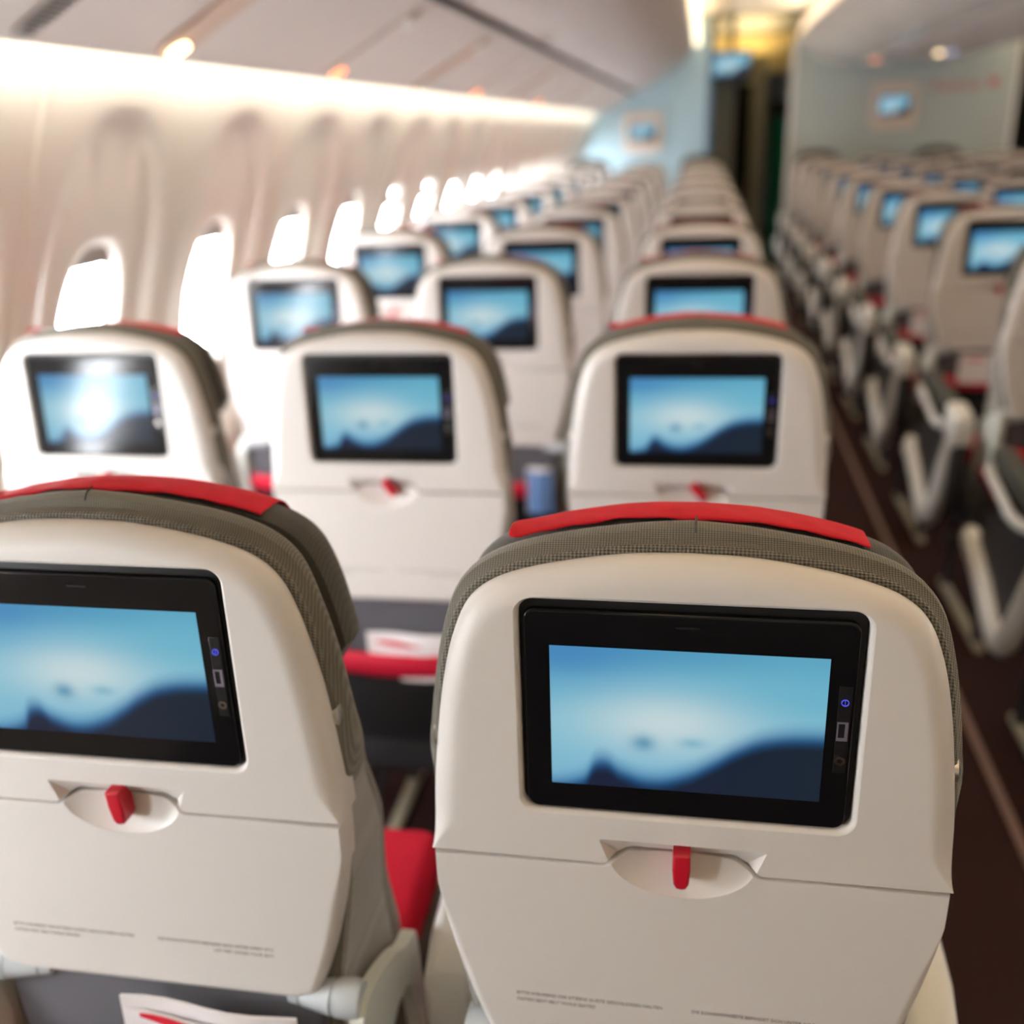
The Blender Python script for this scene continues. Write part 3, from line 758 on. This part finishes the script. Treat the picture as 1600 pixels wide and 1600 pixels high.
# tray hinges and brackets
for s in (-1, 1):
    bm = bmesh.new(); n_ = 18
    loft(bm, [[Vector((s * x + (.015 if s < 0 else 0), .012 + r * math.cos(2 * math.pi * k / n_), B - .317 + r * math.sin(2 * math.pi * k / n_))) for k in range(n_)]
              for x, r in ((.120, .007), (.121, .0085), (.130, .010), (.1305, .0090), (.132, .0092), (.1325, .0105), (.160, .016), (.1605, .015), (.163, .015), (.1635, .0165), (.178, .0175), (.186, .016))])
    bk('tray_hinge', bm, M_greyp)
    bm = bmesh.new(); out = [(-.010, -.345), (.000, -.322), (.030, -.318), (.065, -.330), (.098, -.346), (.122, -.362), (.142, -.366), (.156, -.378), (.162, -.43), (.166, -.52), (.146, -.52), (.136, -.45), (.124, -.415), (.104, -.402), (.080, -.402), (.055, -.420), (.034, -.46), (.010, -.46), (-.004, -.41)]
    o3 = [Vector((0, d, v + B)) for d, v in catmull(out + [out[0]], 4)[:-1]]
    loft(bm, [[p + Vector((s * x + (.015 if s < 0 else 0), 0, 0)) for p in o3] for x in (.178, .191)])
    bk('hinge_bracket', bm, M_green)

# seat pan, frame, legs (do not recline)
bm = bmesh.new(); rr = []
for i, (y, hw, z0, z1) in enumerate(((.10, .13, .40, .46), (.12, .14, .385, .475), (.20, .14, .38, .485), (.32, .138, .38, .495), (.40, .137, .385, .505), (.45, .135, .39, .505), (.475, .13, .40, .490), (.485, .12, .42, .46))):
    o_ = rrect(-hw, hw, z0, z1, .022, 5); rr.append([Vector((u, y, v)) for u, v in o_])
loft(bm, rr); scu = finish('seat_cushion', bm, M_redcush, proto)
bm = bmesh.new(); box(bm, -.19, .19, .08, .46, .31, .386, .012); box(bm, -.225, .225, .12, .17, .27, .31, .01); box(bm, -.225, .225, .37, .42, .27, .31, .01)
finish('seat_frame', bm, M_dark, proto)
bm = bmesh.new(); box(bm, -.195, .195, .10, .465, .375, .452, .028, 4); finish('seat_bolster', bm, M_fabd, proto)
for s in (-1, 1):
    bm = bmesh.new(); tube(bm, [(s * .13, .15, .29), (s * .13, .10, .12), (s * .13, .06, .02)], .014, 10); tube(bm, [(s * .13, .39, .29), (s * .13, .42, .12), (s * .13, .44, .02)], .014, 10)
    tube(bm, [(s * .13, .10, .12), (s * .13, .40, .25)], .010, 8); finish('leg', bm, M_dark, proto)
    bm = bmesh.new(); box(bm, s * .13 - .013, s * .13 + .013, .02, .48, .001, .022, .005); finish('track_cover', bm, M_beige, proto)
KEEP_PROTO = proto
def armrest(parent, x, aisle, s=-1):
    bm = bmesh.new(); rr = []
    for y, w, z0, z1 in ((.205, .018, .602, .645), (.212, .0205, .592, .657), (.34, .0215, .610, .670), (.50, .0215, .622, .680), (.555, .020, .630, .676), (.57, .016, .64, .665)):
        rr.append([Vector((x + u, y, v)) for u, v in rrect(-w, w, z0, z1, .013, 5)])
    loft(bm, rr); a = finish('armrest', bm, M_pad, parent)
    bm = bmesh.new(); rr = []
    for y, w, z0, z1 in ((.100, .018, .585, .630), (.106, .024, .565, .645), (.15, .0272, .555, .657), (.208, .0272, .568, .664), (.216, .025, .58, .660)):
        rr.append([Vector((x + u, y, v)) for u, v in rrect(-w, w, z0, z1, .014, 5)])
    loft(bm, rr); box(bm, x - .016, x + .010, .099, .112, .625, .6275)
    finish('end_cap', bm, M_white, a)
    bm = bmesh.new(); rr = []
    for y, w, z0, z1 in ((.10, .0200, .40, .43), (.105, .0205, .46, .52), (.10, .020, .56, .58)):
        pass
    box(bm, x - .018, x + .018, .10, .165, .38, .575, .008); finish('support', bm, M_white if not aisle else M_dark, a)
    if not aisle:
        bm = bmesh.new(); rr = []
        for y, z0, z1 in ((.216, .62, .658), (.34, .635, .672), (.52, .645, .680)):
            rr.append([Vector((x + u, y, v)) for u, v in ((-.0232, z0), (-.0205, z0), (-.0205, z1 - .002), (-.0165, z1 + .001), (-.0215, z1 + .001), (-.0232, z1 - .003))])
        loft(bm, rr); finish('sunlit_strip', bm, M_white, a)  # white strip standing in for the sun highlight along the armrest pad
    if aisle:
        path = [(.62, .602), (.50, .580), (.38, .562), (.27, .585), (.185, .612), (.165, .585), (.19, .51), (.235, .42), (.29, .33), (.345, .285), (.40, .290), (.49, .335), (.61, .385), (.69, .405)]
        path = catmull(path, 5); nP = len(path); rad = []
        for i in range(nP):
            t = i / (nP - 1); r = .014 if t < .26 else .014 + .021 * min(1, (t - .26) / .22)
            rad.append(r * (.5 if i in (0, nP - 1) else .85 if i in (1, nP - 2) else 1))
        bm = bmesh.new(); tube(bm, [(x + s * .010, y, z) for y, z in path], rad, 14, .68)
        finish('aisle_shroud', bm, M_white, a)
        bm = bmesh.new(); sh = ccw([(y, z) for y, z in path[20:]] + [(.66, .50), (.60, .585)] ) if False else [(.17, .60), (.19, .51), (.235, .42), (.29, .33), (.345, .285), (.40, .290), (.49, .335), (.61, .385), (.60, .50), (.40, .555)]
        loft(bm, [[Vector((x + q, y, z)) for y, z in sh] for q in (-.006, .006)]); finish('side_shield', bm, M_dark, a, smooth=0)
    return a
# variants of the prototype
a1 = armrest(proto, -.213, False)
index_kids()
KIDS[proto.name] = [o for o in bpy.data.objects if o.parent == proto]
pA = proto
def variant(fn):
    r = copy_tree(pA); fn(r); index_kids(); return r
def drop_arm(r):
    for o in [o for o in bpy.data.objects if o.parent == r and o.name.startswith('armrest')]:
        for q in [q for q in bpy.data.objects if q.parent == o]: bpy.data.objects.remove(q)
        bpy.data.objects.remove(o)
pC = variant(lambda r: armrest(r, .219, True, 1))                     # aisle seat, left block
def _d(r): drop_arm(r); armrest(r, -.222, True, -1)
pD = variant(_d)                                                      # aisle seat, centre block
pG = variant(lambda r: armrest(r, .219, True, 1))

# camera projection to leave out seats the photograph cannot show
cr = cam.matrix_world.to_3x3(); cl = cam.matrix_world.translation
def px(p):
    v = cr.transposed() @ (Vector(p) - cl)
    if v.z > -.05: return None
    return (800 + 1520.9 * v.x / -v.z, 800 - 1520.9 * v.y / -v.z)
def in_view(x, y):
    for dx in (-.19, -.1, 0, .1, .19):
        for dy, z in ((0, 1.12), (0, 1.0), (0, .75), (.3, .65), (.3, .4), (0.1, .6)):
            q = px((x + dx, y + dy, z))
            if q and -5 < q[0] < 1605 and -5 < q[1] < 1605: return True
    return False
ORD = ['nearest', 'second', 'third', 'fourth', 'fifth', 'sixth', 'seventh', 'eighth', 'ninth', 'tenth', 'eleventh', 'twelfth']
COLN = {'A': 'window seat', 'B': 'middle seat', 'C': 'aisle seat', 'D': 'left aisle seat', 'E': 'left inner seat', 'F': 'right inner seat', 'G': 'right aisle seat'}
SP = .4688; P = .80
plan = []
REC = {('C', 0): -1.7, ('B', 0): -1.5, ('C', 1): 1.5, ('B', 1): -2.5, ('A', 1): -4, ('B', 2): -2.5, ('A', 2): -4, ('C', 2): 0}
YAW = {('C', 0): .58, ('B', 0): .8, ('C', 1): .5, ('B', 1): .8, ('A', 1): 1.2}
OFF = {('C', 0): (-.0015, .003), ('B', 0): (.016, .004), ('C', 1): (0, .02), ('B', 1): (-.002, -.022), ('A', 1): (-.012, -.030), ('B', 2): (-.008, .012), ('A', 2): (-.012, 0)}
ROT = {('C', 0): 0, ('B', 0): 6, ('C', 1): 38, ('B', 1): 34, ('A', 1): 30, ('B', 2): 0, ('C', 2): 25}
for r in range(11):
    for c, x in (('A', -2 * SP), ('B', -SP), ('C', 0)):
        if c == 'A' and r == 0: continue
        plan.append((c, r, x + OFF.get((c, r), (0, 0))[0], r * P + OFF.get((c, r), (0, 0))[1], 'left'))
for r in range(1, 11):
    for i, c in enumerate('DEFG'):
        x = .915 + i * SP; y = .39 + .78 * r
        if in_view(x, y) or (c, r) == ('D', 1): plan.append((c, r, x, y, 'centre'))
used = set(); seats = {}
for c, r, x, y, blk in plan:
    src = {'A': pA, 'B': pA, 'C': pC, 'D': pD, 'E': pA, 'F': pA, 'G': pG}[c]
    if src.name not in used: used.add(src.name); o = src
    else: o = copy_tree(src)
    seats[(c, r)] = o
    o.location = (x, y, 0); o.rotation_euler = (0, 0, math.radians(YAW.get((c, r), 0)))
    rec = REC.get((c, r), random.uniform(.2, 2.2))
    kids = [k for k in (KIDS.get(o.name) or [])]
    o['rec'] = rec; o['lr'] = ROT.get((c, r), random.choice([0, 0, 0, 8, 30, -20]))
    if blk == 'left':
        lab = {('C', 0): 'cream seatback with large sharp lit screen in the right foreground', ('B', 0): 'cream seatback cut by the left edge in the foreground, dark headrest'}.get((c, r),
              'cream %s of the left window block, %s row from the camera' % (COLN[c], ORD[r]))
        g = 'seats of the left window block'
    else:
        lab = 'cream %s of the centre block, %s row counted from the lower right corner' % (COLN[c], ORD[r - 1])
        g = 'seats of the centre block'
    tag(o, lab, 'seat', g)
allp = {}
for o in bpy.data.objects:
    if o.parent: allp.setdefault(o.parent, []).append(o)
for key, s in seats.items():
    for k in allp.get(s, []):
        if 'bk' in k:
            k.rotation_euler = (math.radians(s['rec']), 0, 0)
            if key == ('B', 0): k.location = (0, 0, PIV + (.030 if k.name.startswith('pocket') else .010))
            if k.name.split('.')[0] == 'headrest' and ((key[1] == 10) and key[0] in 'ACDF'): k.location = (0, -.01, PIV + .055)
            if k.name.startswith('headrest_cover') and (key[1] == 10): k.location = (0, .0, PIV - .05)
            if k.name.startswith('tray_table'):
                for q in allp.get(k, []):
                    if 'latch' in q: q.rotation_euler = (0, math.radians(-s['lr']), 0)
for o in bpy.data.objects:
    for kk in ('bk', 'latch', 'rec', 'lr'):
        if kk in o: del o[kk]
for p_ in (pA, pC, pD, pG):
    if p_.name not in used:
        for k in allp.get(p_, []):
            for q in allp.get(k, []): bpy.data.objects.remove(q)
            bpy.data.objects.remove(k)
        bpy.data.objects.remove(p_)

# ------------------------------------------------------------------ papers in the pockets
def brochure(x, y, z, w, h, label, cover=None, tilt=0, rz=0):
    root = empty('brochure', (x, y, z)); root.rotation_euler = (math.radians(-.5), math.radians(tilt), math.radians(rz))
    for k, (dx, dz) in enumerate(((0, 0), (.004, -.012))):
        bm = bmesh.new(); rr = []
        for i in range(9):
            u = -w / 2 + w * i / 8; b = .003 * math.sin(i * .9 + k)
            rr.append([Vector((u + dx, b - k * .005, 0)), Vector((u + dx, b - k * .005, h + dz)), Vector((u + dx, b + .0025 - k * .005, h + dz)), Vector((u + dx, b + .0025 - k * .005, 0))])
        loft(bm, rr); finish('page', bm, cover if (cover and k) else M_paper, root, smooth=40)
    if not cover:
        bm = bmesh.new(); rr = []
        for i in range(13):
            t = i / 12; u = -w * .38 + w * .52 * t; th = .0045 * math.sin(math.pi * min(1, t * .9 + .12)); zc = h - .0145 - .006 * t * t; b = .003 * math.sin(((u + w / 2) / w * 8) * .9 + 1)
            rr.append([Vector((u, b - .0068, zc - th)), Vector((u, b - .0068, zc + th)), Vector((u, b - .0058, zc + th)), Vector((u, b - .0058, zc - th))])
        loft(bm, rr); finish('red_swoosh', bm, M_redink2, root)
    tag(root, label, 'brochure', 'papers in the seat pockets'); return root
M_redink2 = plain('bright_red_print', (.60, .02, .04), .6, .2)
brochure(-.398, -.010, .590, .160, .108, 'white brochure with red swoosh in the pocket of the left foreground seat', tilt=1.5)
brochure(-.440, P - .036, .556, .150, .082, 'white brochure with red mark above the red band, seen between the two front seats')
brochure(-.362, 2 * P - .012, .53, .06, .115, 'small blue and white magazine seen between the second row seats', M_mag)
for r in (2, 3, 4):
    s = seats.get(('D', r))
    if s: brochure(s.location.x - .03, s.location.y - .032, .585, .13, .093, 'pinkish white paper in the pocket of the left aisle seat, centre block, %s row' % ORD[r - 1])
